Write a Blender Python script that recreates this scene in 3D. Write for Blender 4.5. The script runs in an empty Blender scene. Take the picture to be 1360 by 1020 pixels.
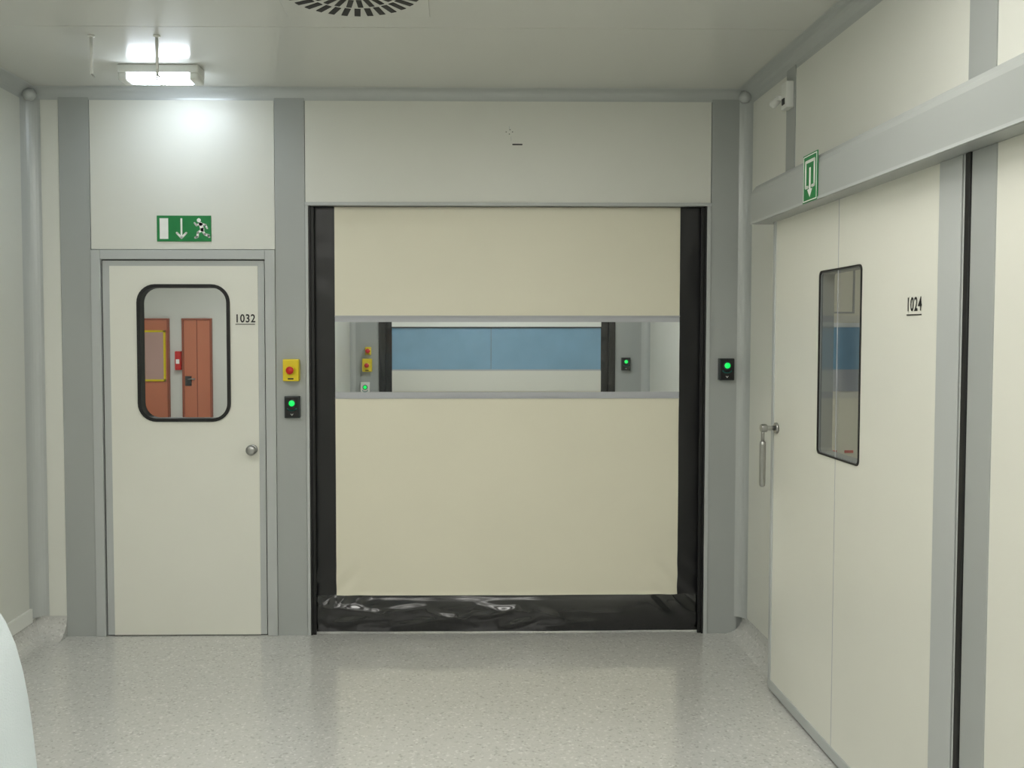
import bpy, bmesh, math, random
from mathutils import Vector, noise, Matrix
random.seed(3)
S=bpy.context.scene
COL=S.collection
try:
    S.view_settings.view_transform='Standard'
    S.view_settings.look='None'
except Exception: pass

# ------------------------------------------------------------------ materials
def lin(c):
    return tuple(((v/255)/12.92 if v/255<=0.04045 else ((v/255+0.055)/1.055)**2.4) for v in c)+(1,)
def mat(name,c,rough=.5,metal=0,var=0.0,vscale=3,bump=0,bscale=200,spec=.5,coat=0,emit=None,es=0):
    m=bpy.data.materials.new(name); m.use_nodes=True
    nt=m.node_tree; b=nt.nodes['Principled BSDF']
    b.inputs['Base Color'].default_value=lin(c); b.inputs['Roughness'].default_value=rough
    b.inputs['Metallic'].default_value=metal; b.inputs['Specular IOR Level'].default_value=spec
    b.inputs['Coat Weight'].default_value=coat
    tc=nt.nodes.new('ShaderNodeTexCoord')
    if var>0:
        n=nt.nodes.new('ShaderNodeTexNoise'); n.inputs['Scale'].default_value=vscale; n.inputs['Detail'].default_value=4
        nt.links.new(tc.outputs['Object'],n.inputs['Vector'])
        r=nt.nodes.new('ShaderNodeValToRGB')
        L=lin(c)
        r.color_ramp.elements[0].position=.3; r.color_ramp.elements[1].position=.7
        r.color_ramp.elements[0].color=tuple(v*(1-var) for v in L[:3])+(1,)
        r.color_ramp.elements[1].color=tuple(min(1,v*(1+var)) for v in L[:3])+(1,)
        nt.links.new(n.outputs['Fac'],r.inputs['Fac']); nt.links.new(r.outputs['Color'],b.inputs['Base Color'])
    if bump>0:
        n=nt.nodes.new('ShaderNodeTexNoise'); n.inputs['Scale'].default_value=bscale; n.inputs['Detail'].default_value=2
        nt.links.new(tc.outputs['Object'],n.inputs['Vector'])
        bp=nt.nodes.new('ShaderNodeBump'); bp.inputs['Strength'].default_value=bump; bp.inputs['Distance'].default_value=.002
        nt.links.new(n.outputs['Fac'],bp.inputs['Height']); nt.links.new(bp.outputs['Normal'],b.inputs['Normal'])
    if emit:
        b.inputs['Emission Color'].default_value=lin(emit); b.inputs['Emission Strength'].default_value=es
    return m
M={}
M['cream']=mat('panel_cream',(221,222,214),.38,var=.02,vscale=1.5,bump=.15,bscale=350)
M['doorcream']=mat('door_laminate',(228,228,218),.35,var=.015,vscale=2,bump=.12,bscale=350)
M['sidewall']=mat('side_wall_paint',(214,216,209),.5,var=.02,vscale=1.2)
M['ceil']=mat('ceiling_panel',(211,212,206),.22,var=.02,vscale=1)
M['grey']=mat('grey_panel',(167,171,169),.38,var=.02,vscale=2,bump=.1,bscale=300)
M['frame']=mat('door_frame_grey',(184,188,187),.35)
M['alu']=mat('aluminium_cove',(184,188,186),.3,metal=.1)
M['header']=mat('anodised_header',(170,174,172),.3,metal=.1)
M['steel']=mat('brushed_steel',(170,170,168),.28,metal=1,var=.05,vscale=30)
M['curtain']=mat('curtain_pvc',(228,224,204),.42,var=.015,vscale=2)
M['blackpvc']=mat('black_pvc',(22,22,24),.14,var=.1,vscale=6,spec=.8)
M['blackedge']=mat('black_pvc_edge',(27,27,29),.34)
M['rubber']=mat('black_rubber',(16,16,17),.5)
M['gap']=mat('dark_gap',(45,46,46),.7)
M['reveal']=mat('window_reveal',(135,139,139),.6)
M['band']=mat('curtain_grey_band',(182,184,188),.45)
M['yellow']=mat('yellow_plastic',(228,205,30),.4)
M['red']=mat('red_plastic',(200,25,22),.35)
M['darkbox']=mat('dark_box',(38,46,48),.35)
M['green']=mat('sign_green',(10,125,62),.4)
M['white']=mat('sign_white',(238,240,235),.45)
M['ink']=mat('black_ink',(28,28,28),.6)
M['led']=mat('green_led',(20,200,90),.3,emit=(10,230,90),es=1.0)
M['teal']=mat('teal_label',(40,130,125),.4)
M['blue']=mat('blue_window_film',(134,174,200),.35,var=.06,vscale=4)
M['orange']=mat('orange_door_paint',(198,118,86),.45,var=.03,vscale=3)
M['orangedark']=mat('orange_door_edge',(150,78,54),.5)
M['poster']=mat('poster_glass',(190,155,145),.3)
M['plast']=mat('white_plastic',(228,230,225),.4)
M['coat']=mat('lab_coat_cloth',(207,217,221),.8,var=.03,vscale=8,bump=.3,bscale=500)
M['skin']=mat('skin',(205,160,135),.5)
M['hair']=mat('hair',(60,42,30),.7)
M['shoe']=mat('clog_white',(220,222,222),.4)
M['trouser']=mat('trouser_cloth',(200,210,212),.85)
M['lamp']=mat('tube_diffuser',(255,255,255),.4,emit=(232,243,255),es=30)
M['panel']=mat('luminaire_diffuser',(255,255,255),.4,emit=(255,253,246),es=9.1)
M['panel2']=mat('added_room_light_cool',(255,255,255),.4,emit=(252,254,252),es=14.5)  # glow of the unseen lights added in the rooms beyond

def floor_mat():
    m=bpy.data.materials.new('speckled_vinyl'); m.use_nodes=True; nt=m.node_tree; b=nt.nodes['Principled BSDF']
    tc=nt.nodes.new('ShaderNodeTexCoord')
    v=nt.nodes.new('ShaderNodeTexVoronoi'); v.inputs['Scale'].default_value=105
    nt.links.new(tc.outputs['Object'],v.inputs['Vector'])
    sep=nt.nodes.new('ShaderNodeSeparateColor'); nt.links.new(v.outputs['Color'],sep.inputs[0])
    r=nt.nodes.new('ShaderNodeValToRGB'); e=r.color_ramp.elements
    e[0].position=0; e[0].color=lin((178,178,173)); e[1].position=1; e[1].color=lin((221,221,217))
    a=e.new(.11); a.color=lin((199,199,195)); a=e.new(.88); a.color=lin((204,204,200))
    nt.links.new(sep.outputs[0],r.inputs['Fac'])
    n=nt.nodes.new('ShaderNodeTexNoise'); n.inputs['Scale'].default_value=1.3; n.inputs['Detail'].default_value=5
    nt.links.new(tc.outputs['Object'],n.inputs['Vector'])
    mx=nt.nodes.new('ShaderNodeMix'); mx.data_type='RGBA'; mx.blend_type='MULTIPLY'
    r2=nt.nodes.new('ShaderNodeValToRGB'); r2.color_ramp.elements[0].color=(.95,.95,.95,1); r2.color_ramp.elements[1].color=(1,1,1,1)
    nt.links.new(n.outputs['Fac'],r2.inputs['Fac'])
    mx.inputs[0].default_value=1
    nt.links.new(r.outputs['Color'],mx.inputs[6]); nt.links.new(r2.outputs['Color'],mx.inputs[7])
    nt.links.new(mx.outputs[2],b.inputs['Base Color'])
    b.inputs['Roughness'].default_value=.2
    b.inputs['Coat Weight'].default_value=.8; b.inputs['Coat Roughness'].default_value=.09
    n3=nt.nodes.new('ShaderNodeTexNoise'); n3.inputs['Scale'].default_value=6; n3.inputs['Detail'].default_value=1
    nt.links.new(tc.outputs['Object'],n3.inputs['Vector'])
    bp=nt.nodes.new('ShaderNodeBump'); bp.inputs['Strength'].default_value=.05; bp.inputs['Distance'].default_value=.003
    nt.links.new(n3.outputs['Fac'],bp.inputs['Height']); nt.links.new(bp.outputs['Normal'],b.inputs['Normal'])
    return m
M['floor']=floor_mat()
def clear_mat(name,tint,base,graze):
    m=bpy.data.materials.new(name); m.use_nodes=True; nt=m.node_tree
    nt.nodes.remove(nt.nodes['Principled BSDF']); out=nt.nodes['Material Output']
    t=nt.nodes.new('ShaderNodeBsdfTransparent'); t.inputs[0].default_value=tint
    g=nt.nodes.new('ShaderNodeBsdfGlossy'); g.inputs['Roughness'].default_value=.05
    mx=nt.nodes.new('ShaderNodeMixShader'); lw=nt.nodes.new('ShaderNodeLayerWeight'); lw.inputs[0].default_value=.5
    pw=nt.nodes.new('ShaderNodeMath'); pw.operation='POWER'; pw.inputs[1].default_value=3
    ma=nt.nodes.new('ShaderNodeMath'); ma.operation='MULTIPLY_ADD'; ma.inputs[1].default_value=graze; ma.inputs[2].default_value=base
    nt.links.new(lw.outputs['Facing'],pw.inputs[0]); nt.links.new(pw.outputs[0],ma.inputs[0])
    nt.links.new(ma.outputs[0],mx.inputs[0]); nt.links.new(t.outputs[0],mx.inputs[1]); nt.links.new(g.outputs[0],mx.inputs[2])
    nt.links.new(mx.outputs[0],out.inputs['Surface'])
    return m
M['glass']=clear_mat('window_glass',(.95,.97,.96,1),.04,.6)
M['clear']=clear_mat('clear_vinyl',(.96,.97,.97,1),.04,.5)
M['tint']=clear_mat('tinted_glass',(.88,.90,.90,1),.05,.9)

# ------------------------------------------------------------------ helpers
def link(o,parent=None):
    COL.objects.link(o)
    if parent: o.parent=parent
    return o
def empty(name):
    e=bpy.data.objects.new(name,None); e.empty_display_size=.1; COL.objects.link(e); return e
def mesh(name,bm,m,parent=None,smooth=False):
    bmesh.ops.recalc_face_normals(bm,faces=bm.faces)
    me=bpy.data.meshes.new(name); bm.to_mesh(me); bm.free()
    if smooth:
        for p in me.polygons: p.use_smooth=True
    for mm in (m if isinstance(m,(list,tuple)) else [m]): me.materials.append(M[mm])
    return link(bpy.data.objects.new(name,me),parent)
def addbox(bm,b):
    x0,x1,y0,y1,z0,z1=b
    r=bmesh.ops.create_cube(bm,size=1)
    for v in r['verts']:
        v.co=Vector((x0 if v.co.x<0 else x1, y0 if v.co.y<0 else y1, z0 if v.co.z<0 else z1))
    return r['verts']
def boxes(name,lst,m,parent=None,bev=0):
    bm=bmesh.new()
    for b in lst: addbox(bm,b)
    o=mesh(name,bm,m,parent)
    if bev:
        md=o.modifiers.new('bevel','BEVEL'); md.width=bev; md.segments=3; md.limit_method='ANGLE'
    return o
def box(name,b,m,parent=None,bev=0): return boxes(name,[b],m,parent,bev)
def axisrot(axis):
    return Vector((0,0,1)).rotation_difference(Vector(axis)).to_matrix().to_4x4()
def lathe(name,prof,c,axis,m,parent=None,n=32):
    """prof: list of (r,h) along axis"""
    bm=bmesh.new(); rows=[]
    R=Matrix.Translation(Vector(c))@axisrot(axis)
    for r,h in prof:
        rows.append([bm.verts.new(R@Vector((r*math.cos(2*math.pi*i/n),r*math.sin(2*math.pi*i/n),h))) for i in range(n)])
    for a,b in zip(rows,rows[1:]):
        for i in range(n): bm.faces.new((a[i],a[(i+1)%n],b[(i+1)%n],b[i]))
    bm.faces.new(rows[0]); bm.faces.new(rows[-1])
    o=mesh(name,bm,m,parent)
    for p in o.data.polygons: p.use_smooth=len(p.vertices)==4
    return o
def rod(name,p0,p1,r,m,parent=None,n=20):
    p0=Vector(p0);p1=Vector(p1)
    return lathe(name,[(r,0),(r,(p1-p0).length)],p0,(p1-p0).normalized(),m,parent,n)
def rr(a0,a1,b0,b1,r,k=8):
    pts=[]
    for (ca,cb,s) in ((a1-r,b1-r,0),(a0+r,b1-r,90),(a0+r,b0+r,180),(a1-r,b0+r,270)):
        for i in range(k+1):
            t=math.radians(s+90*i/k); pts.append((ca+r*math.cos(t),cb+r*math.sin(t)))
    return pts
def rect_match(inner,a0,a1,b0,b1,k=8):
    out=[]
    for c in range(4):
        seg=inner[c*(k+1):(c+1)*(k+1)]
        A,B=[(a1,b1),(a0,b1),(a0,b0),(a1,b0)][c]
        s,e=seg[0],seg[-1]
        if c%2==0: S0=(A,s[1]); E0=(e[0],B)
        else: S0=(s[0],B); E0=(A,e[1])
        for i in range(k+1):
            h=k/2
            if i<=h: f=i/h; out.append((S0[0]+(A-S0[0])*f,S0[1]+(B-S0[1])*f))
            else: f=(i-h)/h; out.append((A+(E0[0]-A)*f,B+(E0[1]-B)*f))
    return out
def P3(axis,a,b,t): return (a,t,b) if axis=='y' else (t,a,b)
def ring(name,O,I,axis,t0,t1,m,parent=None):
    bm=bmesh.new(); n=len(O)
    L=[[bm.verts.new(P3(axis,p[0],p[1],t)) for p in loop] for loop in (O,I) for t in (t0,t1)]
    o0,o1,i0,i1=L
    for i in range(n):
        j=(i+1)%n
        for q in ((o0[i],o0[j],i0[j],i0[i]),(o1[i],o1[j],i1[j],i1[i]),(o0[i],o0[j],o1[j],o1[i]),(i0[i],i0[j],i1[j],i1[i])):
            try: bm.faces.new(q)
            except ValueError: pass
    bmesh.ops.remove_doubles(bm,verts=bm.verts,dist=1e-6)
    return mesh(name,bm,m,parent)
def poly_solid(name,polys,o,u,v,n,th,m,parent=None):
    """flat raised marks: polys in (u,v) metres from origin o, extruded th along n"""
    bm=bmesh.new(); o=Vector(o);u=Vector(u);v=Vector(v);n=Vector(n)
    for p in polys:
        a=[bm.verts.new(o+u*x+v*y) for x,y in p]; b=[bm.verts.new(o+u*x+v*y+n*th) for x,y in p]
        bm.faces.new(a); bm.faces.new(b)
        for i in range(len(p)):
            j=(i+1)%len(p); bm.faces.new((a[i],a[j],b[j],b[i]))
    return mesh(name,bm,m,parent)
def stroke(pts,w):
    out=[]
    for (x0,y0),(x1,y1) in zip(pts,pts[1:]):
        dx,dy=x1-x0,y1-y0; l=math.hypot(dx,dy); nx,ny=-dy/l*w/2,dx/l*w/2
        out.append([(x0+nx,y0+ny),(x1+nx,y1+ny),(x1-nx,y1-ny),(x0-nx,y0-ny)])
    for x,y in pts: out.append(circ(x,y,w/2,10))
    return out
def circ(x,y,r,n=20): return [(x+r*math.cos(2*math.pi*i/n),y+r*math.sin(2*math.pi*i/n)) for i in range(n)]
def text(name,s,loc,rot,w,h,m,parent):
    cu=bpy.data.curves.new(name,'FONT'); cu.body=s; cu.size=1; cu.extrude=.0; cu.align_x='CENTER'; cu.align_y='CENTER'
    cu.space_character=1.12; cu.offset=.018
    cu.materials.append(M[m])
    o=bpy.data.objects.new(name,cu); COL.objects.link(o)
    bpy.context.view_layer.update()
    d=o.dimensions
    o.scale=(w/d.x,h/d.y,1); o.location=loc; o.rotation_euler=rot; o.parent=parent
    return o
def cove(name,p0,p1,ua,ub,r,m,parent=None,k=8):
    """concave quarter-round strip along p0->p1 in the corner; ua/ub point away from the corner along each surface"""
    bm=bmesh.new(); ua=Vector(ua);ub=Vector(ub)
    rows=[]
    for p in (Vector(p0),Vector(p1)):
        row=[bm.verts.new(p)]
        for i in range(k+1):
            t=math.pi/2*i/k
            row.append(bm.verts.new(p+ua*(r-r*math.sin(t))+ub*(r-r*math.cos(t))))
        rows.append(row)
    n=k+2
    for i in range(n):
        j=(i+1)%n; f=bm.faces.new((rows[0][i],rows[0][j],rows[1][j],rows[1][i]))
    bm.faces.new(rows[0]); bm.faces.new(rows[1])
    return mesh(name,bm,m,parent)

# ------------------------------------------------------------------ room dimensions
YB=4.80; XL=-2.42; XR=1.64; ZC=3.10; YR=-3.2
box('floor',(-8.2,6.2,YR-.2,15.3,-.12,0),'floor')
ceil=boxes('ceiling',[(XL-.1,XR+.1,YR-.2,3.83,ZC,ZC+.1),(XL-.1,XR+.1,3.834,YB+.15,ZC,ZC+.1),(XL-.1,XR+.1,3.80,3.86,ZC+.002,ZC+.1)],'ceil')
wb=boxes('wall_back',[(-2.55,-2.02,4.82,4.95,0,3.2),(-2.02,-1.10,4.82,4.95,2.15,3.2),(-1.10,-.855,4.82,4.95,0,3.2),
      (-.855,1.41,4.82,4.95,2.455,3.2),(1.41,1.75,4.82,4.95,0,3.2)],'grey')
box('panel_corner',(-2.42,-2.247,4.802,4.82,.02,3.06),'cream',wb)
box('panel_over_door',(-2.073,-1.042,4.802,4.82,2.209,3.06),'cream',wb)
box('panel_over_roll_door',(-.868,1.428,4.80,4.82,2.475,3.06),'cream',wb)
box('strip_1',(-2.244,-2.076,4.798,4.82,.0,3.06),'grey',wb)
box('strip_2',(-1.039,-.871,4.798,4.82,.0,3.06),'grey',wb)
box('strip_3',(1.431,1.60,4.798,4.82,.0,3.06),'grey',wb)
boxes('opening_edge_trim',[(-.869,-.852,4.79,4.9,0,2.472),(1.408,1.429,4.79,4.9,0,2.472),(-.869,1.429,4.785,4.9,2.455,2.473)],'frame',wb,.002)
wl=box('wall_left',(XL-.12,XL,YR,YB+.02,0,3.2),'sidewall')
wr=boxes('wall_right',[(XR,XR+.06,3.99,4.95,0,3.2),(XR,XR+.06,2.6,3.99,2.2,3.2),(XR,XR+.06,YR,2.6,0,3.2)],'cream')
boxes('strip_upper',[(XR-.004,XR,4.13,4.24,2.45,3.04),(XR-.004,XR,2.58,2.72,2.45,3.04),(XR-.004,XR,.6,.74,2.45,3.04)],'grey',wr)
box('wall_rear',(XL-.1,XR+.1,YR-.12,YR,0,3.2),'sidewall')
tr=empty('trim_1')
cove('cove_back',(XL,YB,ZC),(XR,YB,ZC),(0,-1,0),(0,0,-1),.06,'alu',tr)
cove('cove_left',(XL,YR,ZC),(XL,YB,ZC),(1,0,0),(0,0,-1),.07,'alu',tr)
cove('cove_right',(XR,YR,ZC),(XR,YB,ZC),(-1,0,0),(0,0,-1),.08,'alu',tr)
cove('cove_corner_left',(XL,YB,.12),(XL,YB,ZC),(1,0,0),(0,-1,0),.075,'alu',tr)
cove('cove_corner_right',(XR,YB,.10),(XR,YB,ZC),(-1,0,0),(0,-1,0),.07,'alu',tr)
for i,(x,s) in enumerate(((XL,1),(XR,-1))):
    lathe('cove_joint_%d'%(i+1),[(.001,-.035),(.02,-.03),(.034,-.012),(.037,0),(.034,.012),(.02,.03),(.001,.035)],(x+s*.035,YB-.035,ZC-.04),(0,0,1),'alu',tr)
bl=empty('baseboard_left')
cove('speckled_cove',(XL,YR,0),(XL,YB,0),(1,0,0),(0,0,1),.11,'floor',bl)
box('white_strip',(XL,XL+.016,YR,YB-.07,.105,.185),'plast',bl,.003)
bb=empty('baseboard_back')
cove('speckled_cove_left',(XL,YB,0),(-2.245,YB,0),(0,-1,0),(0,0,1),.12,'floor',bb)
br=empty('baseboard_right')
cove('speckled_cove',(XR,4.05,0),(XR,YB,0),(-1,0,0),(0,0,1),.11,'floor',br)

# ------------------------------------------------------------------ door 1032
d1=empty('door_1')
boxes('frame',[(-2.075,-2.022,4.79,4.93,0,2.205),(-1.098,-1.041,4.79,4.93,0,2.205),(-2.022,-1.098,4.79,4.93,2.152,2.205)],'frame',d1,.003)
boxes('rebate_seal',[(-2.022,-2.016,4.815,4.90,0,2.152),(-1.104,-1.098,4.815,4.90,0,2.152),(-2.022,-1.098,4.815,4.90,2.146,2.152)],'rubber',d1)
win_i=rr(-1.803,-1.317,1.252,1.993,.085); win_o=rr(-1.822,-1.298,1.233,2.012,.104)
leaf_hole=rr(-1.815,-1.305,1.24,2.005,.097)
ring('leaf_edge',rect_match(leaf_hole,-2.015,-1.105,.006,2.145),leaf_hole,'y',4.805,4.85,'frame',d1)
ring('leaf_face',rect_match(leaf_hole,-1.975,-1.140,.006,2.115),leaf_hole,'y',4.8015,4.806,'doorcream',d1)
ring('window_gasket',win_o,win_i,'y',4.792,4.86,'rubber',d1)
bm=bmesh.new(); bm.faces.new([bm.verts.new((a,4.83,b)) for a,b in win_i]); mesh('window_glass',bm,'glass',d1)
box('threshold_gap',(-2.015,-1.105,4.81,4.84,0,.005),'rubber',d1)
lathe('knob',[(.026,0),(.027,.004),(.022,.008),(.011,.010),(.010,.028),(.020,.033),(.0285,.042),(.0300,.052),(.026,.061),(.014,.066),(.001,.067)],(-1.175,4.80,1.075),(0,-1,0),'steel',d1)
text('room_number','1032',(-1.213,4.7995,1.817),(math.pi/2,0,0),.106,.047,'ink',d1)
box('number_underline',(-1.268,-1.158,4.7995,4.801,1.784,1.788),'ink',d1)

# ------------------------------------------------------------------ exit sign
es=empty('emergency_exit_sign')
box('plate',(-1.702,-1.398,4.796,4.802,2.252,2.397),'green',es,.001)
o=(-1.702,4.796,2.252); u=(1,0,0); v=(0,0,1); n=(0,-1,0)
marks=[[(.016,.014),(.064,.014),(.064,.130),(.016,.130)]]
marks+=[[(.133,.130),(.143,.130),(.143,.030),(.133,.030)]]
marks+=stroke([(.112,.048),(.138,.020),(.164,.048)],.012)
man=[]
man+=[circ(.236,.119,.0115)]
man+=stroke([(.246,.098),(.255,.066)],.022)
man+=stroke([(.243,.101),(.222,.090),(.212,.104)],.010)
man+=stroke([(.250,.099),(.274,.092),(.282,.074)],.010)
man+=stroke([(.251,.063),(.230,.050),(.228,.026),(.216,.022)],.013)
man+=stroke([(.256,.061),(.268,.040),(.290,.034),(.292,.026)],.013)
poly_solid('pictogram',marks+man,o,u,v,n,.0008,'white',es)

# ------------------------------------------------------------------ controls
def estop(name,x,y,z,s=1):
    e=empty(name)
    box('housing',(x-.045*s,x+.045*s,y-.05,y,z-.062*s,z+.062*s),'yellow',e,.006)
    lathe('button_collar',[(.026,0),(.026,.004),(.018,.006)],(x,y-.05,z),(0,-1,0),'yellow',e)
    lathe('mushroom_button',[(.011,0),(.011,.014),(.021,.016),(.022,.024),(.018,.029),(.001,.031)],(x,y-.054,z),(0,-1,0),'red',e)
    box('label',(x-.016,x+.016,y-.0512,y-.05,z-.052*s,z-.044*s),'ink',e)
    return e
def opener(name,x,y,z,w=.086,h=.124,body='darkbox'):
    e=empty(name)
    box('housing',(x-w/2,x+w/2,y-.035,y,z-h/2,z+h/2),body,e,.004)
    if body=='darkbox': box('face_plate',(x-w/2+.006,x+w/2-.006,y-.0375,y-.034,z-h/2+.006,z+h/2-.006),'rubber',e,.003)
    lathe('button_ring',[(.023,0),(.023,.003),(.018,.005)],(x,y-.037,z+.022),(0,-1,0),'darkbox',e)
    lathe('green_button',[(.0165,0),(.0165,.004),(.011,.008),(.001,.009)],(x,y-.039,z+.022),(0,-1,0),'led',e)
    arc=stroke([(.026*math.cos(t),.016*math.sin(t)) for t in [math.radians(200+14*i) for i in range(11)]],.007)
    poly_solid('label_arc',arc,(x,y-.0375,z-.003),(1,0,0),(0,0,1),(0,-1,0),.001,'teal',e)
    poly_solid('hand_symbol',stroke([(-.006,0),(0,-.008),(.006,0)],.003),(x,y-.0375,z-.038),(1,0,0),(0,0,1),(0,-1,0),.001,'white',e)
    return e
estop('emergency_stop_box',-.948,4.798,1.527)
opener('green_push_button_box',-.945,4.798,1.318)
opener('green_push_button_box',1.52,4.798,1.53)

# ------------------------------------------------------------------ roll-up door
def lin_steps(bps,step):
    out=[]
    for a,b in zip(bps,bps[1:]):
        k=max(1,round((b-a)/step)); out+=[a+(b-a)*i/k for i in range(k)]
    return out+[bps[-1]]
def fold(x,z,x0,z0,x1,z1,w,a):
    """crease ridge from (x0,z0) to (x1,z1)"""
    dx,dz=x1-x0,z1-z0; L=dx*dx+dz*dz
    t=((x-x0)*dx+(z-z0)*dz)/L; tc=max(0,min(1,t))
    d2=(x-x0-tc*dx)**2+(z-z0-tc*dz)**2
    return a*math.exp(-d2/(w*w))*(.35+.65*math.sin(math.pi*max(.05,min(.95,tc))))
FOLDS=[(-.80,.17,-.40,.10,.020,.013),(-.76,.07,-.42,.09,.020,.012),(-.48,.13,-.20,.15,.020,.009),
       (-.38,.04,-.04,.09,.018,.012),(-.18,.12,.10,.06,.018,.011),(.04,.09,.32,.15,.017,.011),(.10,.16,.44,.12,.015,.008),
       (.24,.04,.46,.10,.018,.011),(.42,.15,.62,.07,.015,.009),(.52,.05,.86,.08,.018,.008),(.70,.13,.98,.10,.020,.004)]
def rollup(name,x0,xa,xb,x1,y,ztop,winmat,detail=True):
    root=empty(name)
    st=.008 if detail else .08
    xs=lin_steps([x0,xa,xb,x1],st); zs=lin_steps([.006,.218,1.36,1.398,1.80,1.836,ztop+.03],st)
    def disp(x,z):
        if not detail: return 0
        d=.002*noise.noise(Vector((x*2.5,z*2.0,3)))
        ed=min(x-x0,x1-x)
        low=max(0,1-(z-.2)/.5) if z>.2 else 1
        cor=math.exp(-((x-xa)**2+(z-.27)**2)/.03)+math.exp(-((x-xb)**2+(z-.27)**2)/.03)
        d+=.006*cor*math.sin((x-z)*38 if x<.3 else (x+z)*38)
        if xa-.0<x<xb: d+=-.010*low*math.sin(math.pi*(x-xa)/(xb-xa))
        if ed<xa-x0: d+=.004*noise.noise(Vector((x*9,z*3,7)))+ .003*noise.noise(Vector((x*5,z*9,1)))
        if z<.25:
            f=min(1,(.25-z)/.06)
            wob=.014*noise.noise(Vector((x*6,z*6,2)))
            for F_ in FOLDS: d-=f*fold(x,z+wob,*F_)
            d+=-f*.005*noise.noise(Vector((x*4,z*9,.3)))
            d+=-f*.022*math.sin(math.pi*min(1,max(0,z/.24)))
        return d
    bm=bmesh.new(); g=[[bm.verts.new((x,y+disp(x,z),z)) for x in xs] for z in zs]
    for j in range(len(zs)-1):
        for i in range(len(xs)-1):
            f=bm.faces.new((g[j][i],g[j][i+1],g[j+1][i+1],g[j+1][i])); f.smooth=True
            cx=(xs[i]+xs[i+1])/2; cz=(zs[j]+zs[j+1])/2
            if cz<.218: k=1
            elif cx<xa or cx>xb: k=2
            elif 1.398<cz<1.80: k=4
            elif 1.36<cz<1.398 or 1.80<cz<1.836: k=3
            else: k=0
            f.material_index=k
    o=mesh('curtain',bm,['curtain','blackpvc','blackedge','band',winmat],root)
    return root
ru=rollup('roll_up_door',-.846,-.712,1.268,1.402,4.845,2.455,'clear')
boxes('guide_channel',[(-.853,-.842,4.80,4.90,0,2.455),(1.397,1.408,4.80,4.90,0,2.455)],'rubber',ru)
boxes('guide_lip',[(-.842,-.822,4.806,4.818,0,2.45),(1.377,1.397,4.806,4.818,0,2.45)],'rubber',ru,.003)
boxes('band_hem',[(-.712,1.268,4.838,4.843,1.829,1.836),(-.712,1.268,4.838,4.843,1.36,1.366)],'band',ru)
lp=empty('door_marking_label')
boxes('dots',[(.262+dx,.268+dx,4.7985,4.80,2.868+dz,2.872+dz) for dx,dz in ((0,0),(.022,.012),(.018,-.012),(.036,0))],'gap',lp)
box('small_plate',(.30,.357,4.797,4.80,2.796,2.803),'ink',lp)
boxes('scratches',[(.282,.284,4.799,4.80,2.885,2.902),(.292,.294,4.799,4.80,2.82,2.845)],'band',lp)

# ------------------------------------------------------------------ sliding door 1024 on the right wall
d2=empty('door_2')
hole=rr(3.145,3.505,1.235,1.985,.02)
ring('leaf',rect_match(hole,2.51,4.02,.06,2.262),hole,'x',1.505,1.56,'doorcream',d2)
ring('window_gasket',rr(3.139,3.511,1.229,1.991,.022),rr(3.146,3.504,1.236,1.984,.018),'x',1.501,1.5065,'rubber',d2)
ring('window_reveal',rr(3.1445,3.5055,1.2345,1.9855,.02),rr(3.150,3.500,1.240,1.980,.016),'x',1.507,1.562,'reveal',d2)
bm=bmesh.new(); bm.faces.new([bm.verts.new((1.5085,a,b)) for a,b in rr(3.147,3.503,1.237,1.983,.018)]); mesh('window_glass',bm,'tint',d2)
boxes('leaf_edge_profile',[(1.50,1.562,4.0,4.028,.012,2.262),(1.50,1.562,2.51,4.0,.012,.06)],'frame',d2,.002)
box('leading_stile',(1.497,1.562,2.512,2.63,.012,2.262),'frame',d2,.003)
box('edge_gap',(1.512,1.562,2.503,2.512,.0,2.262),'gap',d2)
box('edge_profile',(1.497,1.562,2.492,2.503,.0,2.262),'frame',d2,.002)
box('rubber_seal',(1.494,1.60,2.468,2.492,.0,2.262),'rubber',d2,.004)
box('jamb_post',(1.50,XR,2.355,2.468,.0,2.262),'grey',d2,.003)
box('side_panel',(1.503,XR,.85,2.355,.0,2.262),'doorcream',d2,.002)
box('panel_seam',(1.5042,1.506,3.339,3.342,.06,2.262),'band',d2)
text('room_number','1024',(1.5035,2.775,1.825),(math.pi/2,0,-math.pi/2),.085,.047,'ink',d2)
box('number_underline',(1.5035,1.505,2.73,2.82,1.790,1.794),'ink',d2)
lathe('handle_rose',[(.026,0),(.026,.008),(.022,.011)],(1.504,3.96,1.285),(-1,0,0),'steel',d2)
rod('handle_stem',(1.50,3.96,1.285),(1.435,3.96,1.285),.011,'steel',d2)
lathe('handle_collar',[(.017,0),(.019,.004),(.019,.024),(.017,.028)],(1.455,3.96,1.285),(-1,0,0),'steel',d2)
rod('handle_neck',(1.437,3.96,1.29),(1.437,3.96,1.22),.008,'steel',d2)
lathe('handle_grip',[(.006,0),(.013,.006),(.0145,.02),(.0145,.20),(.013,.214),(.006,.22)],(1.437,3.96,1.005),(0,0,1),'steel',d2)
hd=empty('trim_2')
prof=[(XR,2.262),(1.425,2.262),(1.418,2.268),(1.418,2.405),(1.424,2.425),(1.44,2.445),(XR,2.455)]
bm=bmesh.new(); A=[bm.verts.new((x,4.10,z)) for x,z in prof]; B=[bm.verts.new((x,.85,z)) for x,z in prof]
bm.faces.new(A); bm.faces.new(B)
for i in range(len(prof)):
    j=(i+1)%len(prof); bm.faces.new((A[i],A[j],B[j],B[i]))
mesh('sliding_door_header',bm,'header',hd)
boxes('header_lip',[(1.4135,1.42,.85,4.10,2.262,2.272)],'frame',hd)
ds=empty('emergency_door_sign')
box('plate',(1.413,1.4165,3.335,3.475,2.262,2.456),'green',ds,.001)
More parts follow.
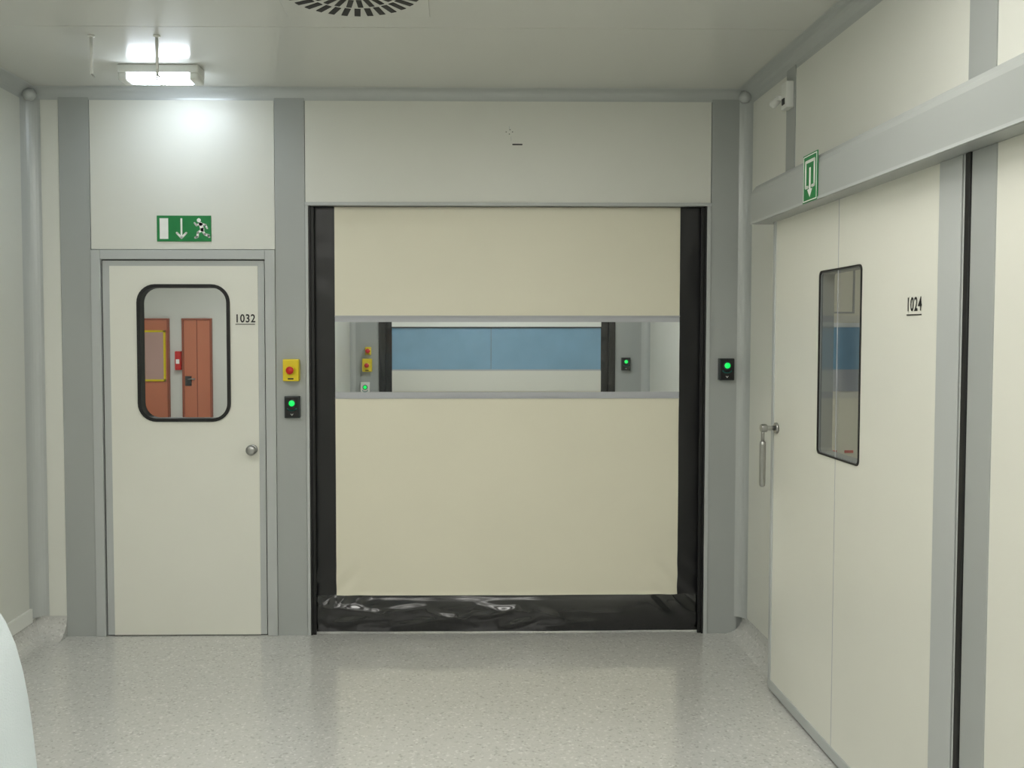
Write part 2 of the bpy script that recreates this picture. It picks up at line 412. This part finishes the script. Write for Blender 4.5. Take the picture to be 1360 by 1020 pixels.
O=(1.413,3.475,2.262);U_=(0,-1,0);V_=(0,0,1);N_=(-1,0,0)
dm=[]
dm+=stroke([(.007,.007),(.133,.007),(.133,.187),(.007,.187),(.007,.007)],.004)
dm+=stroke([(.050,.062),(.028,.062),(.028,.164),(.112,.164),(.112,.062),(.090,.062)],.012)
dm+=[[(.063,.138),(.077,.138),(.077,.052),(.063,.052)]]
dm+=[[(.046,.052),(.094,.052),(.070,.020)]]
poly_solid('pictogram',dm,O,U_,V_,N_,.0008,'white',ds)

# ------------------------------------------------------------------ sensor on right wall
sn=empty('motion_sensor')
box('base',(1.60,XR,4.15,4.22,2.84,2.97),'plast',sn,.006)
box('arm',(1.585,1.61,4.215,4.26,2.895,2.915),'plast',sn,.003)
lathe('sensor_head',[(.018,0),(.02,.006),(.02,.035),(.014,.045),(.001,.047)],(1.60,4.26,2.905),(-.5,.1,-.5),'plast',sn)
box('lens',(1.596,1.602,4.17,4.20,2.86,2.89),'gap',sn)

# ------------------------------------------------------------------ ceiling things
df=empty('swirl_air_diffuser')
cx,cy=-.43,3.385
box('face_plate',(cx-.305,cx+.305,cy-.305,cy+.305,ZC-.010,ZC),'ceil',df,.003)
bm=bmesh.new()
def slot(r0,r1,w,ang,tw):
    c=Vector((cx+math.cos(ang)*(r0+r1)/2,cy+math.sin(ang)*(r0+r1)/2,0)); d=Vector((math.cos(ang+tw),math.sin(ang+tw),0)); p=Vector((-d.y,d.x,0)); L=(r1-r0)/2
    q=[c+d*L+p*w/2,c+d*L-p*w/2,c-d*L-p*w/2,c-d*L+p*w/2]
    a=[bm.verts.new((v.x,v.y,ZC-.012)) for v in q]; b=[bm.verts.new((v.x,v.y,ZC-.004)) for v in q]
    bm.faces.new(a); bm.faces.new(b)
    for i in range(4): bm.faces.new((a[i],a[(i+1)%4],b[(i+1)%4],b[i]))
for i in range(32): slot(.205,.285,.026,2*math.pi*i/32,.12)
for i in range(24): slot(.115,.190,.022,2*math.pi*(i+.5)/24,.12)
for i in range(12): slot(.05,.10,.016,2*math.pi*i/12,.12)
mesh('radial_slots',bm,'rubber',df)
lathe('centre_screw',[(.02,0),(.018,.004),(.001,.005)],(cx,cy,ZC-.010),(0,0,-1),'steel',df)
lf=empty('ceiling_lamp')
box('housing',(-1.735,-1.325,4.355,4.465,ZC-.042,ZC),'plast',lf,.006)
box('end_cap_left',(-1.735,-1.685,4.357,4.463,ZC-.080,ZC-.038),'plast',lf,.012)
box('end_cap_right',(-1.375,-1.325,4.357,4.463,ZC-.080,ZC-.038),'plast',lf,.012)
box('lens_left',(-1.686,-1.542,4.362,4.458,ZC-.078,ZC-.041),'lamp',lf,.012)
box('lens_right',(-1.534,-1.374,4.362,4.458,ZC-.078,ZC-.041),'lamp',lf,.012)
box('lens_divider',(-1.543,-1.533,4.36,4.46,ZC-.079,ZC-.041),'plast',lf,.003)
for i,x in enumerate((-1.39,-1.69)):
    h=empty('ceiling_hook')
    lathe('rose',[(.016,0),(.016,.004),(.008,.008)],(x,3.95,ZC),(0,0,-1),'plast',h)
    rod('rod',(x,3.95,ZC),(x,3.95,ZC-.175),.007,'plast',h)
    rod('hook_tip',(x,3.95,ZC-.175),(x+.012,3.95,ZC-.19),.004,'steel',h)
for i,(x,y) in enumerate([(-1.3,2.3),(.55,2.3),(-1.3,.2),(.55,.2),(-1.3,-1.9),(.55,-1.9)]):
    e=empty('recessed_ceiling_light')
    boxes('rim',[(x-.62,x+.62,y-.32,y-.30,ZC-.012,ZC),(x-.62,x+.62,y+.30,y+.32,ZC-.012,ZC),(x-.62,x-.60,y-.3,y+.3,ZC-.012,ZC),(x+.60,x+.62,y-.3,y+.3,ZC-.012,ZC)],'plast',e)
    box('diffuser',(x-.6,x+.6,y-.3,y+.3,ZC-.008,ZC),'panel',e)

# ------------------------------------------------------------------ room behind roll-up door
boxes('wall_lobby_far',[(-1.13,-.76,8.0,8.12,0,3.2),(-.76,1.48,8.0,8.12,2.455,3.2),(1.48,1.95,8.0,8.12,0,3.2)],'grey')
box('wall_lobby_left',(-1.13,-1.03,4.951,8.0,0,3.2),'cream')
box('wall_lobby_right',(1.80,1.90,4.951,8.0,0,3.2),'cream')
box('ceiling_lobby',(-1.13,1.9,4.951,8.12,3.1,3.2),'ceil')
box('wall_lobby_backing',(-1.0,1.7,8.35,8.4,0,3.2),'blue')
t3=empty('trim_3')
cove('corner_cove_left',(-1.03,8.0,0),(-1.03,8.0,3.1),(1,0,0),(0,-1,0),.05,'alu',t3)
cove('corner_cove_right',(1.80,8.0,0),(1.80,8.0,3.1),(-1,0,0),(0,-1,0),.07,'alu',t3)
ru2=rollup('roll_up_door',-.76,-.64,1.35,1.48,8.03,2.455,'blue',False)
boxes('guide_channel',[(-.76,-.70,7.985,8.03,0,2.455),(1.42,1.48,7.985,8.03,0,2.455)],'rubber',ru2)
box('window_seam',(.30,.304,8.024,8.029,1.40,1.80),'reveal',ru2)
boxes('window_top_hem',[(-.64,1.35,8.015,8.028,1.793,1.803)],'rubber',ru2)
box('window_top_band',(-.64,1.35,8.012,8.028,1.803,1.86),'white',ru2)
box('bottom_curtain_patch',(-.64,1.35,8.018,8.028,1.19,1.385),'doorcream',ru2)
estop('emergency_stop_box',-.87,8.0,1.44)
estop('emergency_stop_box',-.86,8.0,1.575,.6)
opener('door_control_box',1.58,8.0,1.45)
opener('door_control_box',-.89,8.0,1.21,.086,.14,'plast')
e=empty('recessed_ceiling_light')  # added out of view to brighten the lobby
box('diffuser',(-.3,.9,6.0,6.6,3.09,3.1),'panel2',e)
boxes('rim',[(-.32,.92,5.98,6.0,3.08,3.1),(-.32,.92,6.6,6.62,3.08,3.1)],'plast',e)

# ------------------------------------------------------------------ corridor behind door 1032
boxes('wall_corridor_far',[(-7.1,-1.13,15,15.1,0,3.2)],'cream')
box('wall_corridor_left',(-7.1,-7.0,4.951,15,0,3.2),'cream')
box('wall_corridor_right',(-1.30,-1.131,8.13,15,0,3.2),'cream')
box('wall_corridor_front',(-7.1,-2.551,4.851,4.95,0,3.2),'cream')
box('ceiling_corridor',(-7.1,-1.135,4.951,15.1,3.1,3.2),'ceil')
for i,(a,b) in enumerate(((-5.62,-5.15),(-4.86,-4.40))):
    e=empty('door_%d'%(3+i))
    box('leaf',(a,b,14.95,15,0,1.99),'orange',e,.004)
    boxes('frame',[(a-.03,a,14.93,15,0,2.02),(b,b+.03,14.93,15,0,2.02),(a,b,14.93,15,1.99,2.02)],'orangedark',e)
    if i==1:
        box('centre_gap',((a+b)/2-.008,(a+b)/2+.008,14.945,14.951,0,1.99),'orangedark',e)
        box('lock_plate',(a+.02,a+.13,14.93,14.95,.83,1.0),'gap',e)
        rod('lever',(a+.07,14.92,.95),(a+.20,14.92,.95),.012,'steel',e)
    else:
        box('hinge_block',(a+.02,a+.06,14.93,14.95,1.86,1.93),'gap',e)
ps=empty('framed_notice')
box('sheet',(-5.555,-5.20,14.93,14.949,.94,1.78),'poster',ps)
boxes('yellow_border',[(-5.58,-5.545,14.92,14.949,.91,1.81),(-5.21,-5.175,14.92,14.949,.91,1.81),(-5.58,-5.175,14.92,14.949,.91,.945),(-5.58,-5.175,14.92,14.949,1.775,1.81)],'yellow',ps)
fb=empty('fire_alarm_box')
box('housing',(-5.0,-4.90,14.88,15,1.11,1.44),'red',fb,.01)
box('label',(-4.98,-4.92,14.878,14.881,1.22,1.30),'white',fb)
rb=empty('safety_rail')
boxes('rail',[(-5.0,-4.7,14.86,14.90,.20,.25),(-5.0,-4.97,14.86,15,0,.25),(-4.73,-4.70,14.86,15,0,.25)],'red',rb)
for yy in (7.5,12.5):
    e=empty('recessed_ceiling_light'); box('diffuser',(-4.6,-3.4,yy-.5,yy+.5,3.09,3.1),'panel2',e)  # unseen lights, added so the corridor is lit

# ------------------------------------------------------------------ room behind sliding door
box('wall_side_room_far',(1.96,6.1,8.0,8.12,0,3.2),'cream')
box('wall_side_room_right',(6.0,6.1,.9,8.0,0,3.2),'cream')
box('wall_side_room_near',(1.751,6.0,.9,1.0,0,3.2),'cream')
box('ceiling_side_room',(1.751,6.1,.9,8.12,3.1,3.2),'ceil')
ru3=rollup('roll_up_door',2.5,2.62,4.7,4.82,7.98,2.455,'blue',False)  # door added beyond the glass; its blue band partly stands for a reflection
box('window_top_hem',(2.62,4.7,7.965,7.977,1.80,1.84),'white',ru3)
box('bottom_band',(2.62,4.7,7.965,7.977,1.19,1.385),'band',ru3)
boxes('reflected_window_outline',[(3.42,3.75,7.965,7.977,1.93,1.945),(3.42,3.435,7.965,7.977,1.93,2.35),(3.735,3.75,7.965,7.977,1.93,2.35)],'reveal',ru3)  # reflection in the door glass, built as bars on the far side
boxes('safety_tape',[(3.50,3.60,7.962,7.977,.60,.625),(3.68,3.76,7.962,7.977,.60,.625)],'red',ru3)
e=empty('recessed_ceiling_light'); box('diffuser',(3.2,4.4,4.8,5.4,3.09,3.1),'panel2',e)  # unseen light added to light the side room

# ------------------------------------------------------------------ person in lab coat at the left edge
def skinned(name,verts,edges,rad,m,parent,sub=2,rootv=0):
    me=bpy.data.meshes.new(name); me.from_pydata([Vector(v) for v in verts],edges,[]); me.materials.append(M[m])
    o=link(bpy.data.objects.new(name,me),parent)
    o.modifiers.new('skin','SKIN')
    sv=me.skin_vertices[0].data
    for i,r in enumerate(rad):
        sv[i].radius=(r if isinstance(r,tuple) else (r,r)); sv[i].use_root=(i==rootv)
    s=o.modifiers.new('sub','SUBSURF'); s.levels=sub; s.render_levels=sub
    o.modifiers['skin'].use_smooth_shade=True
    return o
per=empty('person_in_lab_coat')
px_,py_=-.700,.86
V=lambda x,y,z:(px_+x,py_+y,z)
verts=[V(0,0,.95),V(0,0,1.12),V(0,0,1.30),V(0,-.01,1.44),V(0,0,1.52),
       V(-.13,-.01,1.450),V(-.19,-.01,1.405),V(-.222,-.01,1.14),V(-.215,.07,.90),
       V(.13,-.01,1.450),V(.19,-.01,1.405),V(.222,-.01,1.14),V(.215,.07,.90),V(0,0,.72),V(0,0,.52)]
edges=[(0,1),(1,2),(2,3),(3,4),(3,5),(5,6),(6,7),(7,8),(3,9),(9,10),(10,11),(11,12),(0,13),(13,14)]
rad=[(.17,.13),(.155,.12),(.17,.125),(.12,.10),(.06,.06),(.075,.075),(.066,.066),(.056,.056),(.045,.045),(.075,.075),(.066,.066),(.056,.056),(.045,.045),(.19,.15),(.20,.16)]
skinned('lab_coat',verts,edges,rad,'coat',per,2,1)
for s in (-1,1):
    skinned('trouser_leg',[V(s*.09,0,.60),V(s*.095,.01,.48),V(s*.10,-.01,.06)],[(0,1),(1,2)],[.085,.07,.052],'trouser',per)
    skinned('clog',[V(s*.10,-.05,.045),V(s*.105,.05,.045),V(s*.115,.14,.035)],[(0,1),(1,2)],[(.042,.042),(.046,.042),(.04,.03)],'shoe',per)
    hx,hy,hz=s*.212,.085,.845
    skinned('palm',[V(hx,hy-.01,hz+.05),V(hx,hy,hz),V(hx,hy+.005,hz-.04)],[(0,1),(1,2)],[(.026,.026),(.022,.038),(.018,.04)],'skin',per)
    for k,(dy,l) in enumerate(((-.028,.062),(-.010,.075),(.009,.08),(.028,.072))):
        skinned('finger_%d'%(k+1),[V(hx,hy+dy,hz-.035),V(hx-s*.004,hy+dy,hz-.05-l*.5),V(hx-s*.018,hy+dy,hz-.045-l)],[(0,1),(1,2)],[.0095,.0085,.007],'skin',per)
    skinned('thumb',[V(hx,hy+.03,hz+.01),V(hx-s*.01,hy+.055,hz-.02),V(hx-s*.014,hy+.062,hz-.05)],[(0,1),(1,2)],[.012,.010,.008],'skin',per)
skinned('neck',[V(0,0,1.47),V(0,.01,1.58)],[(0,1)],[.055,.052],'skin',per)
ZH=.02
bm=bmesh.new(); bmesh.ops.create_uvsphere(bm,u_segments=32,v_segments=24,radius=1)
for v in bm.verts:
    x,y,z=v.co
    w=.078*(1-.18*max(0,-z)); d=.098
    yy=y*d
    if z<0 and y>0: yy+=.006*(-z)
    if y>.6:
        yy+=.022*math.exp(-((x/.16)**2+((z+.12)/.16)**2)); yy-=.008*math.exp(-(((abs(x)-.38)/.16)**2+((z-.03)/.12)**2))
    v.co=Vector(V(x*w,.02+yy,1.655+ZH+z*.118))
mesh('head',bm,'skin',per,True)
for s in (-1,1):
    lathe('ear',[(.001,-.008),(.018,-.006),(.022,0),(.016,.006),(.001,.007)],V(s*.078,.012,1.645+ZH),(s,0,0),'skin',per)
    lathe('eye',[(.001,-.004),(.011,0),(.008,.004),(.001,.005)],V(s*.030,.105,1.66+ZH),(0,1,0),'white',per)
    lathe('pupil',[(.001,0),(.005,.001),(.001,.002)],V(s*.030,.110,1.66+ZH),(0,1,0),'ink',per)
box('mouth',(px_-.022,px_+.022,py_+.108,py_+.114,1.597+ZH,1.604+ZH),'red',per,.002)
bm=bmesh.new(); bmesh.ops.create_uvsphere(bm,u_segments=32,v_segments=24,radius=1)
bmesh.ops.delete(bm,geom=[v for v in bm.verts if v.co.z<-.35 or (v.co.y>.35 and v.co.z<.5)],context='VERTS')
for v in bm.verts:
    x,y,z=v.co; v.co=Vector(V(x*.088,.012+y*.106,1.663+ZH+z*.125))
mesh('hair',bm,'hair',per,True)

# ------------------------------------------------------------------ world + camera
w=bpy.data.worlds.new('World'); S.world=w; w.use_nodes=True
w.node_tree.nodes['Background'].inputs[0].default_value=(.5,.52,.5,1); w.node_tree.nodes['Background'].inputs[1].default_value=.1
cam=bpy.data.cameras.new('camera'); co=bpy.data.objects.new('camera',cam); COL.objects.link(co)
co.location=(0,0,1.725)
co.rotation_euler=(math.pi/2-math.atan(.0375),0,-math.atan(.0134))
cam.sensor_width=36; cam.lens=1120/1360*36; cam.shift_x=(680-625)/1360; cam.shift_y=-(510-487)/1360
cam.clip_start=.05; cam.clip_end=60
S.camera=co
